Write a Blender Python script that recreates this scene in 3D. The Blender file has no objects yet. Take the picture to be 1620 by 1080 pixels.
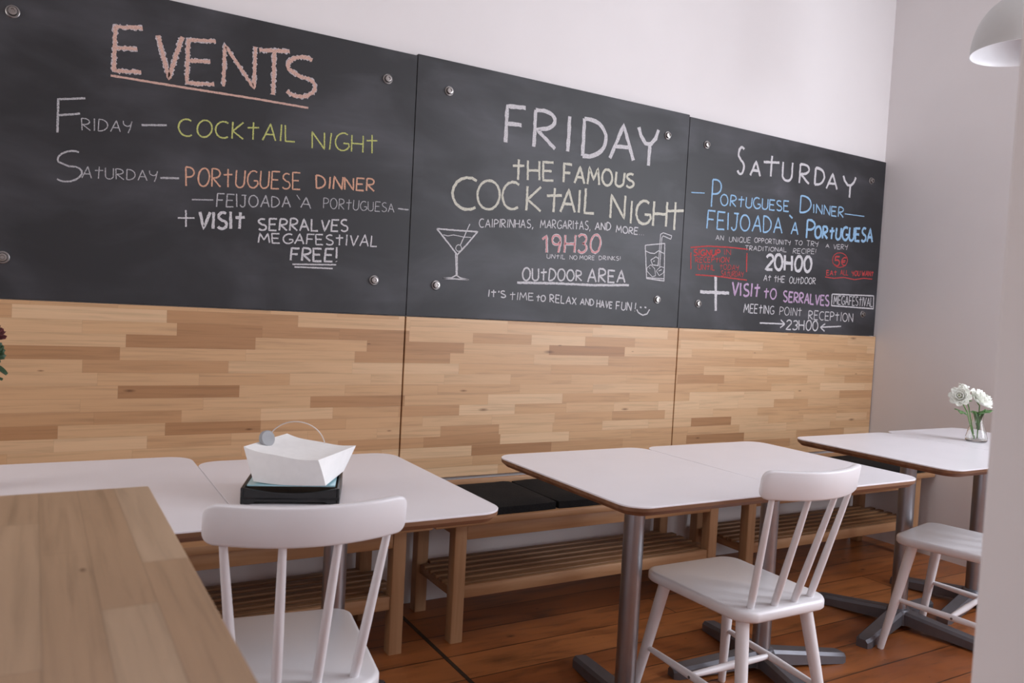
import bpy, bmesh, math, random
from mathutils import Vector, Matrix

scene = bpy.context.scene
COL = scene.collection

# ------------------------------------------------------------------ camera
cam_data = bpy.data.cameras.new('camera')
cam = bpy.data.objects.new('camera', cam_data)
COL.objects.link(cam)
Rv = Vector((0.86260293, -0.50314092, 0.05258706))
Uv = Vector((-0.02387567, 0.06334448, 0.99770608))
Fv = Vector((0.50531786, 0.86187974, -0.0426283))
CAM = Vector((0.0, -2.81081935, 1.17403216))
m = Matrix((( Rv.x, Uv.x, -Fv.x, CAM.x), (Rv.y, Uv.y, -Fv.y, CAM.y), (Rv.z, Uv.z, -Fv.z, CAM.z), (0, 0, 0, 1)))
cam.matrix_world = m
cam_data.sensor_width = 36.0
cam_data.lens = 36.0 * 1252.77 / 1620.0
cam_data.clip_start = 0.02
cam_data.dof.use_dof = True
cam_data.dof.focus_distance = 2.9
cam_data.dof.aperture_fstop = 7.0
scene.camera = cam

# ------------------------------------------------------------------ light
world = bpy.data.worlds.new('world')
scene.world = world
world.use_nodes = True
wb = world.node_tree.nodes['Background']
wb.inputs['Color'].default_value = (1.0, 0.955, 0.965, 1)
wb.inputs['Strength'].default_value = 0.85

def area(name, loc, direction, sx, sy, power, color):
    d = bpy.data.lights.new(name, 'AREA')
    d.shape = 'RECTANGLE'; d.size = sx; d.size_y = sy
    d.energy = power; d.color = color
    o = bpy.data.objects.new(name, d)
    o.location = loc
    o.rotation_euler = Vector(direction).to_track_quat('-Z', 'Y').to_euler()
    COL.objects.link(o)
    return o
area('window_daylight', (3.95, -1.98, 1.80), (-1, 0.30, -0.06), 1.0, 1.9, 120, (0.875, 0.92, 1.0))
area('added_split_light', (3.95, -3.40, 1.80), (-1, 0.45, -0.06), 1.1, 1.9, 158, (0.875, 0.92, 1.0))  # added source sharing the window's light, to dissolve the pendant's shadow
area('rear_fill_light', (0.3, -4.1, 1.9), (0.15, 1, -0.05), 2.2, 1.7, 1.5, (1.0, 0.965, 0.95))  # added fill from behind the camera for pier, chairs and counter
area('side_fill_light', (-2.1, -0.95, 1.9), (1, 0.0, 0.05), 1.1, 1.5, 30, (1.0, 0.97, 0.96))  # unseen source on the left, added to even out the walls

scene.view_settings.view_transform = 'Standard'
scene.view_settings.look = 'None'
scene.view_settings.gamma = 1.0
scene.view_settings.use_curve_mapping = False
scene.view_settings.exposure = -0.74
scene.cycles.use_denoising = True

# ------------------------------------------------------------------ node helpers
def new_mat(name):
    mt = bpy.data.materials.new(name)
    mt.use_nodes = True
    nt = mt.node_tree
    return mt, nt, nt.nodes['Principled BSDF']

def N(nt, kind, **kw):
    n = nt.nodes.new(kind)
    for k, v in kw.items():
        setattr(n, k, v)
    return n

def L(nt, a, b):
    nt.links.new(a, b)

def MATH(nt, op, a, b=None):
    n = nt.nodes.new('ShaderNodeMath'); n.operation = op
    for i, v in enumerate((a, b)):
        if v is None: continue
        if isinstance(v, (int, float)): n.inputs[i].default_value = v
        else: nt.links.new(v, n.inputs[i])
    return n.outputs[0]

def RAMP(nt, fac, stops):
    n = nt.nodes.new('ShaderNodeValToRGB')
    e = n.color_ramp.elements
    while len(e) < len(stops): e.new(0.5)
    for el, (p, c) in zip(e, stops):
        el.position = p; el.color = (*c, 1)
    nt.links.new(fac, n.inputs[0])
    return n.outputs[0]

def MIX(nt, fac, a, b, blend='MIX'):
    n = nt.nodes.new('ShaderNodeMix'); n.data_type = 'RGBA'; n.blend_type = blend
    for s, v in ((0, fac), (6, a), (7, b)):
        if isinstance(v, (int, float)): n.inputs[s].default_value = v
        elif isinstance(v, tuple): n.inputs[s].default_value = (*v, 1)
        else: nt.links.new(v, n.inputs[s])
    return n.outputs[2]

def plain(name, color, rough=0.5, metal=0.0, vary=0.04, scale=30, bump=0.0, spec=0.5, coat=0.0):
    mt, nt, b = new_mat(name)
    tc = N(nt, 'ShaderNodeTexCoord')
    no = N(nt, 'ShaderNodeTexNoise'); no.inputs['Scale'].default_value = scale; no.inputs['Detail'].default_value = 4
    L(nt, tc.outputs['Object'], no.inputs['Vector'])
    lo = tuple(c * (1 - vary) for c in color); hi = tuple(min(1, c * (1 + vary)) for c in color)
    L(nt, RAMP(nt, no.outputs['Fac'], [(0.3, lo), (0.7, hi)]), b.inputs['Base Color'])
    b.inputs['Roughness'].default_value = rough
    b.inputs['Metallic'].default_value = metal
    b.inputs['Specular IOR Level'].default_value = spec
    b.inputs['Coat Weight'].default_value = coat
    if bump:
        bp = N(nt, 'ShaderNodeBump'); bp.inputs['Strength'].default_value = bump; bp.inputs['Distance'].default_value = 0.002
        L(nt, no.outputs['Fac'], bp.inputs['Height']); L(nt, bp.outputs[0], b.inputs['Normal'])
    return mt

def staves(name, au, av, w, length, stops, rough, seam=0.006, seam_col=0.75, grain=0.12, seed=0.0, off=0.0, knot=0.5, knots=(1.6, 9.0), coat=0.0, spec=0.5):
    """Boards or staves running along axis au, laid side by side along axis av."""
    mt, nt, b = new_mat(name)
    tc = N(nt, 'ShaderNodeTexCoord')
    sp = N(nt, 'ShaderNodeSeparateXYZ'); L(nt, tc.outputs['Object'], sp.inputs[0])
    u = sp.outputs[au]; v = sp.outputs[av]
    vv = MATH(nt, 'DIVIDE', MATH(nt, 'ADD', v, off), w)
    row = MATH(nt, 'FLOOR', vv)
    wn = N(nt, 'ShaderNodeTexWhiteNoise', noise_dimensions='1D'); L(nt, MATH(nt, 'ADD', row, seed + 0.37), wn.inputs['W'])
    rnd = wn.outputs['Value']
    ln = MATH(nt, 'MULTIPLY', MATH(nt, 'ADD', MATH(nt, 'MULTIPLY', rnd, 0.7), 0.65), length)
    uu = MATH(nt, 'ADD', MATH(nt, 'DIVIDE', u, ln), MATH(nt, 'MULTIPLY', rnd, 17.31))
    idd = MATH(nt, 'FLOOR', uu)
    cmb = N(nt, 'ShaderNodeCombineXYZ'); L(nt, row, cmb.inputs[0]); L(nt, idd, cmb.inputs[1]); cmb.inputs[2].default_value = seed
    wn2 = N(nt, 'ShaderNodeTexWhiteNoise', noise_dimensions='3D'); L(nt, cmb.outputs[0], wn2.inputs['Vector'])
    col = RAMP(nt, wn2.outputs['Value'], stops)
    # grain, shifted per stave
    g = N(nt, 'ShaderNodeCombineXYZ')
    L(nt, MATH(nt, 'ADD', MATH(nt, 'MULTIPLY', u, 3.0), MATH(nt, 'MULTIPLY', wn2.outputs['Value'], 40)), g.inputs[0])
    L(nt, MATH(nt, 'MULTIPLY', v, 3.2 / w), g.inputs[1]); L(nt, row, g.inputs[2])
    no = N(nt, 'ShaderNodeTexNoise'); no.inputs['Scale'].default_value = 1.0; no.inputs['Detail'].default_value = 6; no.inputs['Roughness'].default_value = 0.62
    no.inputs['Distortion'].default_value = 0.4
    L(nt, g.outputs[0], no.inputs['Vector'])
    gr = RAMP(nt, no.outputs['Fac'], [(0.3, (1 - grain * 1.6,) * 3), (0.5, (1, 1, 1)), (0.72, (1 + grain * 0.5,) * 3)])
    col = MIX(nt, 1.0, col, gr, 'MULTIPLY')
    # knots
    k = N(nt, 'ShaderNodeCombineXYZ')
    L(nt, MATH(nt, 'MULTIPLY', u, knots[0]), k.inputs[0]); L(nt, MATH(nt, 'MULTIPLY', v, knots[1]), k.inputs[1]); k.inputs[2].default_value = seed
    vo = N(nt, 'ShaderNodeTexVoronoi'); vo.inputs['Scale'].default_value = 1.0
    vo.voronoi_dimensions = '2D'
    L(nt, k.outputs[0], vo.inputs['Vector'])
    sepc = N(nt, 'ShaderNodeSeparateColor'); L(nt, vo.outputs['Color'], sepc.inputs[0])
    sel = MATH(nt, 'GREATER_THAN', sepc.outputs[0], 0.55)
    kd = MATH(nt, 'DIVIDE', vo.outputs['Distance'], MATH(nt, 'ADD', MATH(nt, 'MULTIPLY', sepc.outputs[1], 0.06), 0.02))
    kn = MATH(nt, 'MULTIPLY', sel, MATH(nt, 'MAXIMUM', MATH(nt, 'SUBTRACT', 1.0, kd), 0.0))
    col = MIX(nt, MATH(nt, 'MULTIPLY', kn, knot), col, MIX(nt, 1.0, col, (0.22, 0.14, 0.09), 'MULTIPLY'))
    # seams between boards
    fv = MATH(nt, 'FRACT', vv); dv = MATH(nt, 'MULTIPLY', MATH(nt, 'MINIMUM', fv, MATH(nt, 'SUBTRACT', 1.0, fv)), w)
    fu = MATH(nt, 'FRACT', uu); du = MATH(nt, 'MULTIPLY', MATH(nt, 'MINIMUM', fu, MATH(nt, 'SUBTRACT', 1.0, fu)), ln)
    dd = MATH(nt, 'MINIMUM', dv, du)
    sm = MATH(nt, 'LESS_THAN', dd, seam * 0.5)
    col = MIX(nt, sm, col, MIX(nt, 1.0, col, (seam_col,) * 3, 'MULTIPLY'))
    L(nt, col, b.inputs['Base Color'])
    rr = MATH(nt, 'ADD', MATH(nt, 'MULTIPLY', no.outputs['Fac'], 0.18), rough - 0.09)
    L(nt, rr, b.inputs['Roughness'])
    b.inputs['Coat Weight'].default_value = coat
    b.inputs['Specular IOR Level'].default_value = spec
    bp = N(nt, 'ShaderNodeBump'); bp.inputs['Strength'].default_value = 0.12; bp.inputs['Distance'].default_value = 0.002
    L(nt, MATH(nt, 'SUBTRACT', no.outputs['Fac'], MATH(nt, 'MULTIPLY', sm, 2.0)), bp.inputs['Height']); L(nt, bp.outputs[0], b.inputs['Normal'])
    return mt

def beech(name, axis, c0, c1, rough=0.45):
    mt, nt, b = new_mat(name)
    tc = N(nt, 'ShaderNodeTexCoord')
    mp = N(nt, 'ShaderNodeMapping')
    s = [34, 34, 34]; s[axis] = 2.2
    mp.inputs['Scale'].default_value = s
    L(nt, tc.outputs['Object'], mp.inputs[0])
    no = N(nt, 'ShaderNodeTexNoise'); no.inputs['Scale'].default_value = 1.0; no.inputs['Detail'].default_value = 5; no.inputs['Distortion'].default_value = 0.5
    L(nt, mp.outputs[0], no.inputs['Vector'])
    L(nt, RAMP(nt, no.outputs['Fac'], [(0.3, c0), (0.65, c1)]), b.inputs['Base Color'])
    b.inputs['Roughness'].default_value = rough
    return mt

# ------------------------------------------------------------------ materials
BUTCHER = [(0.0, (0.385, 0.195, 0.088)), (0.10, (0.490, 0.270, 0.130)), (0.22, (0.570, 0.335, 0.172)), (0.55, (0.615, 0.375, 0.200)), (0.85, (0.650, 0.418, 0.235)), (1.0, (0.710, 0.480, 0.285))]
M = {}
M['wall'] = plain('painted_wall', (0.80, 0.762, 0.762), 0.85, vary=0.015, scale=3, bump=0.0, spec=0.2)
M['ceiling'] = plain('ceiling_paint', (0.82, 0.80, 0.79), 0.9, vary=0.01, scale=3, spec=0.2)
M['floor'] = staves('pine_floorboards', 0, 1, 0.165, 2.6,
                    [(0.0, (0.205, 0.055, 0.013)), (0.35, (0.285, 0.085, 0.022)), (0.7, (0.365, 0.120, 0.034)), (1.0, (0.445, 0.162, 0.050))],
                    0.36, seam=0.005, seam_col=0.22, grain=0.34, seed=3.0, knot=0.95, knots=(3.4, 7.0), spec=0.45)
M['panel_wood'] = staves('butcher_block_panel', 0, 2, 0.041, 0.36, BUTCHER, 0.42, seam=0.0012, seam_col=0.86, grain=0.13, seed=7.0, knot=0.85, knots=(2.6, 9.0))
M['counter_wood'] = staves('butcher_block_counter', 1, 0, 0.044, 0.36, [(p, tuple((0.55 * a + 0.45 * m_) * k for a, m_, k in zip(c, (0.61, 0.37, 0.195), (0.80, 0.89, 1.06)))) for p, c in BUTCHER], 0.34, seam=0.0014, seam_col=0.82, grain=0.15, seed=21.0, knot=0.9, knots=(4.0, 8.0))
M['beech_x'] = beech('beech_lengthwise', 0, (0.34, 0.165, 0.072), (0.47, 0.262, 0.135))
M['beech_y'] = beech('beech_crosswise', 1, (0.34, 0.165, 0.072), (0.47, 0.262, 0.135))
M['beech_z'] = beech('beech_upright', 2, (0.37, 0.19, 0.088), (0.48, 0.275, 0.145))
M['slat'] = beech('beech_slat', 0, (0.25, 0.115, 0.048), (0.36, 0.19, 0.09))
M['laminate'] = plain('white_laminate', (0.86, 0.84, 0.885), 0.27, vary=0.012, scale=8, spec=0.5)
M['ply_edge'] = beech('plywood_edge', 0, (0.14, 0.062, 0.030), (0.25, 0.125, 0.066), 0.55)
M['steel'] = plain('brushed_grey_steel', (0.36, 0.36, 0.385), 0.30, metal=0.9, vary=0.05, scale=20)
M['base_metal'] = plain('grey_cast_base', (0.16, 0.16, 0.18), 0.42, metal=0.55, vary=0.08, scale=18)
M['white_paint'] = plain('white_chair_lacquer', (0.82, 0.80, 0.825), 0.33, vary=0.012, scale=10, spec=0.5)
M['pad'] = plain('black_woven_fabric', (0.012, 0.012, 0.013), 0.9, vary=0.4, scale=180, bump=0.5, spec=0.2)
M['black_plastic'] = plain('black_plastic', (0.012, 0.012, 0.013), 0.38, vary=0.1, scale=30)
M['teal'] = plain('pale_blue_acrylic', (0.42, 0.70, 0.78), 0.2, vary=0.03, scale=20)
M['napkin'] = plain('white_paper', (0.94, 0.93, 0.92), 0.9, vary=0.02, scale=60, spec=0.1)
M['disc'] = plain('satin_grey_disc', (0.33, 0.335, 0.35), 0.6, metal=0.0, vary=0.05, scale=30)
M['wire'] = plain('bare_wire', (0.75, 0.70, 0.66), 0.3, metal=0.8, vary=0.02)
M['chrome'] = plain('polished_bolt', (0.36, 0.34, 0.33), 0.25, metal=1.0, vary=0.03)
M['bolt_dark'] = plain('bolt_washer', (0.30, 0.285, 0.28), 0.35, metal=0.9, vary=0.05)
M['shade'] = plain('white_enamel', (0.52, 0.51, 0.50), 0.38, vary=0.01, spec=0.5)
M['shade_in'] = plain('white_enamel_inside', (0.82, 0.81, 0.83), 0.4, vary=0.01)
M['petal'] = plain('white_petal', (0.86, 0.87, 0.80), 0.6, vary=0.04, scale=40)
M['petal_core'] = plain('greenish_petal', (0.66, 0.76, 0.40), 0.6, vary=0.08, scale=40)
M['leaf'] = plain('green_leaf', (0.11, 0.235, 0.075), 0.45, vary=0.25, scale=30)
M['stem'] = plain('green_stem', (0.13, 0.25, 0.08), 0.5, vary=0.2, scale=40)
M['dark_leaf'] = plain('dark_green_leaf', (0.03, 0.07, 0.028), 0.5, vary=0.3, scale=30)
M['red_petal'] = plain('dark_red_petal', (0.10, 0.008, 0.012), 0.55, vary=0.3, scale=40)
M['yellow_petal'] = plain('ochre_petal', (0.45, 0.22, 0.03), 0.55, vary=0.3, scale=40)
M['groove'] = plain('dark_floor_joint', (0.035, 0.020, 0.010), 0.6, vary=0.3, scale=60)
M['terracotta'] = plain('grey_ceramic', (0.35, 0.34, 0.33), 0.5)

def glass(name):
    mt, nt, b = new_mat(name)
    b.inputs['Base Color'].default_value = (0.97, 0.99, 0.98, 1)
    b.inputs['Transmission Weight'].default_value = 1.0
    b.inputs['Roughness'].default_value = 0.02
    b.inputs['IOR'].default_value = 1.45
    return mt
M['glass'] = glass('clear_glass')

def board_mat():
    mt, nt, b = new_mat('blackboard_slate')
    tc = N(nt, 'ShaderNodeTexCoord')
    mp = N(nt, 'ShaderNodeMapping'); mp.inputs['Scale'].default_value = (1.1, 1, 2.0); mp.inputs['Rotation'].default_value = (0, 0.35, 0)
    L(nt, tc.outputs['Object'], mp.inputs[0])
    no = N(nt, 'ShaderNodeTexNoise'); no.inputs['Scale'].default_value = 1.9; no.inputs['Detail'].default_value = 5; no.inputs['Roughness'].default_value = 0.5; no.inputs['Distortion'].default_value = 0.6
    L(nt, mp.outputs[0], no.inputs['Vector'])
    mp2 = N(nt, 'ShaderNodeMapping'); mp2.inputs['Scale'].default_value = (2, 1, 12); mp2.inputs['Rotation'].default_value = (0, -0.3, 0)
    L(nt, tc.outputs['Object'], mp2.inputs[0])
    n2 = N(nt, 'ShaderNodeTexNoise'); n2.inputs['Scale'].default_value = 1.6; n2.inputs['Detail'].default_value = 5; n2.inputs['Distortion'].default_value = 0.6
    L(nt, mp2.outputs[0], n2.inputs['Vector'])
    dust = MATH(nt, 'MULTIPLY', RAMP(nt, no.outputs['Fac'], [(0.44, (0, 0, 0)), (0.85, (1, 1, 1))]), RAMP(nt, n2.outputs['Fac'], [(0.3, (0.55,) * 3), (0.7, (1, 1, 1))]))
    col = MIX(nt, dust, (0.0195, 0.0195, 0.0225), (0.092, 0.091, 0.105))
    L(nt, col, b.inputs['Base Color'])
    b.inputs['Roughness'].default_value = 0.5
    b.inputs['Specular IOR Level'].default_value = 0.46
    return mt
M['board'] = board_mat()
M['board_edge'] = plain('board_edge', (0.03, 0.03, 0.032), 0.6)

def chalk(name, color, cover=0.5):
    mt, nt, b = new_mat(name)
    tc = N(nt, 'ShaderNodeTexCoord')
    no = N(nt, 'ShaderNodeTexNoise'); no.inputs['Scale'].default_value = 260; no.inputs['Detail'].default_value = 3
    L(nt, tc.outputs['Object'], no.inputs['Vector'])
    b.inputs['Base Color'].default_value = (*color, 1)
    b.inputs['Roughness'].default_value = 0.95
    b.inputs['Specular IOR Level'].default_value = 0.1
    a = RAMP(nt, no.outputs['Fac'], [(0.26, (cover,) * 3), (0.56, (1, 1, 1))])
    L(nt, a, b.inputs['Alpha'])
    return mt
CH = {
    'white': chalk('white_chalk', (0.66, 0.64, 0.66), 0.42),
    'thin': chalk('faint_white_chalk', (0.50, 0.49, 0.51), 0.3),
    'cream': chalk('cream_chalk', (0.66, 0.64, 0.55), 0.5),
    'orange': chalk('orange_chalk', (0.70, 0.40, 0.28), 0.5),
    'salmon': chalk('salmon_chalk', (0.66, 0.43, 0.36), 0.6),
    'edge': chalk('chalk_halo', (0.62, 0.56, 0.58), 0.25),
    'yellow': chalk('yellow_green_chalk', (0.56, 0.58, 0.20), 0.4),
    'pink': chalk('pink_chalk', (0.70, 0.33, 0.34), 0.5),
    'blue': chalk('light_blue_chalk', (0.32, 0.52, 0.74), 0.5),
    'red': chalk('red_chalk', (0.52, 0.075, 0.075), 0.4),
    'purple': chalk('lilac_chalk', (0.55, 0.38, 0.56), 0.4),
}

# ------------------------------------------------------------------ object helpers
def tag(o, label=None, cat=None, group=None, kind=None):
    if label: o['label'] = label
    if cat: o['category'] = cat
    if group: o['group'] = group
    if kind: o['kind'] = kind
    return o

def thing(name, label, cat, loc=(0, 0, 0), rz=0.0, group=None):
    o = bpy.data.objects.new(name, None)
    o.empty_display_size = 0.05
    o.location = loc; o.rotation_euler = (0, 0, rz)
    COL.objects.link(o)
    return tag(o, label, cat, group)

def obj(name, bm, mats, parent=None, smooth=True, angle=35, label=None):
    bmesh.ops.recalc_face_normals(bm, faces=bm.faces[:])
    me = bpy.data.meshes.new(name)
    bm.to_mesh(me); bm.free()
    for mt in (mats if isinstance(mats, (list, tuple)) else [mats]):
        me.materials.append(mt)
    if smooth:
        for p in me.polygons: p.use_smooth = True
        try: me.set_sharp_from_angle(angle=math.radians(angle))
        except Exception: pass
    o = bpy.data.objects.new(name, me)
    COL.objects.link(o)
    if parent: o.parent = parent
    if label: o['label'] = label
    return o

def structure(name, bm, mat):
    o = obj(name, bm, mat, smooth=False)
    o['kind'] = 'structure'
    return o

def box(bm, x0, x1, y0, y1, z0, z1, bev=0.0, seg=2):
    r = bmesh.ops.create_cube(bm, size=1.0)
    vs = r['verts']
    for v in vs:
        v.co = Vector(((x0 + x1) / 2 + v.co.x * (x1 - x0), (y0 + y1) / 2 + v.co.y * (y1 - y0), (z0 + z1) / 2 + v.co.z * (z1 - z0)))
    if bev > 0:
        es = list({e for v in vs for e in v.link_edges})
        bmesh.ops.bevel(bm, geom=es, offset=bev, segments=seg, affect='EDGES', profile=0.5)
    return vs

def tube(bm, pts, radii, seg=16, caps=True):
    """Round rod through pts with a radius at each point."""
    pts = [Vector(p) for p in pts]
    if isinstance(radii, (int, float)): radii = [radii] * len(pts)
    rings = []
    ref = None
    for i, p in enumerate(pts):
        a = pts[max(i - 1, 0)]; b = pts[min(i + 1, len(pts) - 1)]
        t = (b - a).normalized()
        if ref is None:
            ref = Vector((1, 0, 0)) if abs(t.x) < 0.8 else Vector((0, 1, 0))
        n1 = (ref - t * ref.dot(t)).normalized(); n2 = t.cross(n1); ref = n1
        rings.append([bm.verts.new(p + (n1 * math.cos(2 * math.pi * k / seg) + n2 * math.sin(2 * math.pi * k / seg)) * radii[i]) for k in range(seg)])
    for r0, r1 in zip(rings, rings[1:]):
        for k in range(seg):
            bm.faces.new((r0[k], r0[(k + 1) % seg], r1[(k + 1) % seg], r1[k]))
    if caps:
        bm.faces.new(rings[0][::-1]); bm.faces.new(rings[-1])

def lathe(bm, prof, center=(0, 0, 0), seg=40, mat=0):
    cx, cy, cz = center
    rings = []
    for r, z in prof:
        if r < 1e-6: rings.append([bm.verts.new((cx, cy, cz + z))])
        else: rings.append([bm.verts.new((cx + r * math.cos(2 * math.pi * k / seg), cy + r * math.sin(2 * math.pi * k / seg), cz + z)) for k in range(seg)])
    fs = []
    for a, b in zip(rings, rings[1:]):
        for k in range(seg):
            k2 = (k + 1) % seg
            if len(a) == 1 and len(b) == 1: continue
            if len(a) == 1: fs.append(bm.faces.new((a[0], b[k], b[k2])))
            elif len(b) == 1: fs.append(bm.faces.new((a[k], a[k2], b[0])))
            else: fs.append(bm.faces.new((a[k], a[k2], b[k2], b[k])))
    for f in fs: f.material_index = mat
    return fs

def round_rect(x0, x1, y0, y1, r, seg=8):
    pts = []
    for cx, cy, a0 in ((x1 - r, y1 - r, 0), (x0 + r, y1 - r, 90), (x0 + r, y0 + r, 180), (x1 - r, y0 + r, 270)):
        for k in range(seg + 1):
            a = math.radians(a0 + 90 * k / seg)
            pts.append((cx + r * math.cos(a), cy + r * math.sin(a)))
    return pts

def loft(bm, loops, cap0=True, cap1=True):
    vl = [[bm.verts.new(p) for p in lp] for lp in loops]
    n = len(vl[0])
    for a, b in zip(vl, vl[1:]):
        for k in range(n):
            bm.faces.new((a[k], a[(k + 1) % n], b[(k + 1) % n], b[k]))
    if cap0: bm.faces.new(vl[0][::-1])
    if cap1: bm.faces.new(vl[-1])
    return vl

def inset_loop(pts, d):
    n = len(pts); out = []
    for i in range(n):
        p = Vector(pts[i]); a = Vector(pts[i - 1]); b = Vector(pts[(i + 1) % n])
        t = (b - a).normalized(); nrm = Vector((-t.y, t.x))
        out.append(tuple(p + nrm * d))
    return out

# ------------------------------------------------------------------ the room
XW = 3.985           # right wall
H = 3.25             # ceiling
bm = bmesh.new(); box(bm, -2.2, 4.4, -4.2, 0.12, -0.08, 0.0); structure('floor', bm, M['floor'])
bm = bmesh.new(); box(bm, -2.2, 4.4, 0.0, 0.12, 0.0, H); structure('wall_back', bm, M['wall'])
bm = bmesh.new(); box(bm, XW, XW + 0.12, -4.2, 0.0, 0.0, H); structure('wall_right', bm, M['wall'])
bm = bmesh.new(); box(bm, -2.2, 4.4, -4.2, 0.12, H, H + 0.08); structure('ceiling', bm, M['ceiling'])
bm = bmesh.new(); box(bm, -2.32, -2.2, -4.2, 0.12, 0.0, H); structure('wall_left_unseen', bm, M['wall'])  # unseen wall, added to shut out ambient light from the left
bm = bmesh.new(); box(bm, -2.32, XW + 0.12, -4.32, -4.2, 0.0, H); structure('wall_rear_unseen', bm, M['wall'])  # unseen wall behind the camera, added so the pier gets less light
# pier of the front wall, past which the picture is taken
bm = bmesh.new()
box(bm, 0.80, 1.04, -2.60, -2.381, 0.0, H, 0.004, 1)
structure('wall_front', bm, M['wall'])
# joint between two fields of floorboards
bm = bmesh.new(); box(bm, 1.159, 1.173, -2.3, -0.001, -0.001, 0.0015); structure('trim_1', bm, M['groove'])

# ------------------------------------------------------------------ chalk lettering
rng = random.Random(5)
def arc(cx, cy, rx, ry, a0, a1, n=12):
    return [(cx + rx * math.cos(math.radians(a0 + (a1 - a0) * k / n)), cy + ry * math.sin(math.radians(a0 + (a1 - a0) * k / n))) for k in range(n + 1)]
GL = {   # width, strokes
 'A': (.72, [[(0, 0), (.36, 1), (.72, 0)], [(.13, .36), (.60, .36)]]),
 'C': (.66, [arc(.42, .5, .42, .5, 55, 305)]),
 'D': (.68, [[(0, 0), (0, 1)], [(0, 1)] + arc(.1, .5, .56, .5, 80, -80) + [(0, 0)]]),
 'E': (.58, [[(.58, 1), (0, 1), (0, 0), (.58, 0)], [(0, .52), (.48, .52)]]),
 'F': (.56, [[(.56, 1), (0, 1), (0, 0)], [(0, .52), (.46, .52)]]),
 'G': (.72, [arc(.42, .5, .42, .5, 55, 330) + [(.74, .42), (.45, .42)]]),
 'H': (.64, [[(0, 0), (0, 1)], [(.64, 0), (.64, 1)], [(0, .5), (.64, .5)]]),
 'I': (.12, [[(.06, 0), (.06, 1)]]),
 'J': (.5, [[(.1, 1), (.5, 1)], [(.38, 1), (.38, .25)] + arc(.19, .22, .19, .22, 0, -170)]),
 'K': (.6, [[(0, 0), (0, 1)], [(.56, 1), (.02, .45), (.6, 0)]]),
 'L': (.54, [[(0, 1), (0, 0), (.54, 0)]]),
 'M': (.86, [[(0, 0), (.12, 1), (.43, .3), (.74, 1), (.86, 0)]]),
 'N': (.66, [[(0, 0), (0, 1), (.66, 0), (.66, 1)]]),
 'O': (.76, [arc(.38, .5, .38, .5, 95, 455, 20)]),
 'P': (.56, [[(0, 0), (0, 1)], [(0, 1)] + arc(.2, .74, .36, .26, 85, -85) + [(0, .47)]]),
 'Q': (.76, [arc(.38, .5, .38, .5, 95, 455, 20), [(.45, .25), (.78, -.08)]]),
 'R': (.6, [[(0, 0), (0, 1)], [(0, 1)] + arc(.2, .75, .36, .25, 85, -85) + [(.05, .49), (.6, 0)]]),
 'S': (.6, [arc(.32, .76, .28, .24, 45, 220, 9)[:-1] + [(.3, .5)] + arc(.3, .25, .3, .25, 60, -150, 9)]),
 'T': (.64, [[(0, 1), (.64, 1)], [(.32, 1), (.32, 0)]]),
 't': (.62, [[(0, .68), (.62, .72)], [(.31, 1.02), (.31, 0)]]),
 'U': (.62, [[(0, 1), (0, .3)] + arc(.31, .3, .31, .3, 180, 360) + [(.62, 1)]]),
 'V': (.66, [[(0, 1), (.33, 0), (.66, 1)]]),
 'W': (.9, [[(0, 1), (.22, 0), (.45, .7), (.68, 0), (.9, 1)]]),
 'X': (.62, [[(0, 0), (.62, 1)], [(0, 1), (.62, 0)]]),
 'Y': (.64, [[(0, 1)] + arc(.3, .85, .3, .32, 190, 300, 6) + [(.6, .75)], [(.64, 1), (.5, .3), (.36, -.08)]]),
 'y': (.64, [[(0, 1), (.08, .78), (.24, .58), (.42, .58), (.56, .74), (.64, .98)], [(.38, .57), (.38, 0)]]),
 '0': (.66, [arc(.33, .5, .33, .5, 95, 455, 20)]),
 '1': (.34, [[(0, .78), (.26, 1), (.26, 0)]]),
 '2': (.6, [arc(.3, .72, .29, .28, 165, -20, 10) + [(.02, 0), (.62, 0)]]),
 '3': (.56, [arc(.26, .75, .28, .25, 150, -80, 10), arc(.26, .26, .3, .26, 85, -150, 10)]),
 '5': (.56, [[(.54, 1), (.08, 1), (.04, .56)] + arc(.26, .32, .3, .32, 110, -150, 12)]),
 '€': (.66, [arc(.42, .5, .36, .5, 60, 300), [(0, .6), (.5, .6)], [(0, .4), (.46, .4)]]),
 '9': (.58, [arc(.28, .72, .26, .27, 0, 360, 16) + [(.55, .6), (.42, 0)]]),
 '!': (.14, [[(.1, 1.05), (.07, .25)], [(.05, .04), (.07, 0.0)]]),
 '.': (.12, [[(.04, .02), (.09, .02)]]),
 ',': (.2, [[(.14, .08), (.02, -.2)]]),
 "'": (.14, [[(.1, 1.0), (.06, .72)]]),
}
def strokes_of(word):
    b, g, text, x0, z0, x1, z1, h0, h1, w, sl = word
    adv = []; cur = 0.0
    for ch in text:
        gw = GL[ch][0]; adv.append(cur); cur += gw + 0.22
    total = max(cur - 0.22, 1e-3)
    out = []
    for ch, a in zip(text, adv):
        jr = rng.uniform(-0.035, 0.035) if len(text) > 1 else 0.0
        js = rng.uniform(0.95, 1.05) if len(text) > 1 else 1.0
        for st in GL[ch][1]:
            pl = []
            for (px, py) in st:
                u = (a + px + py * jr * 2) / total
                h = (h0 + (h1 - h0) * u) * js
                pl.append((x0 + (x1 - x0) * u, z0 + (z1 - z0) * u + py * h))
            out.append((pl, w))
    return out

def resample(pl, step):
    out = [pl[0]]
    for a, b in zip(pl, pl[1:]):
        d = math.hypot(b[0] - a[0], b[1] - a[1]); n = max(1, int(d / step))
        for k in range(1, n + 1):
            out.append((a[0] + (b[0] - a[0]) * k / n, a[1] + (b[1] - a[1]) * k / n))
    return out

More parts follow.
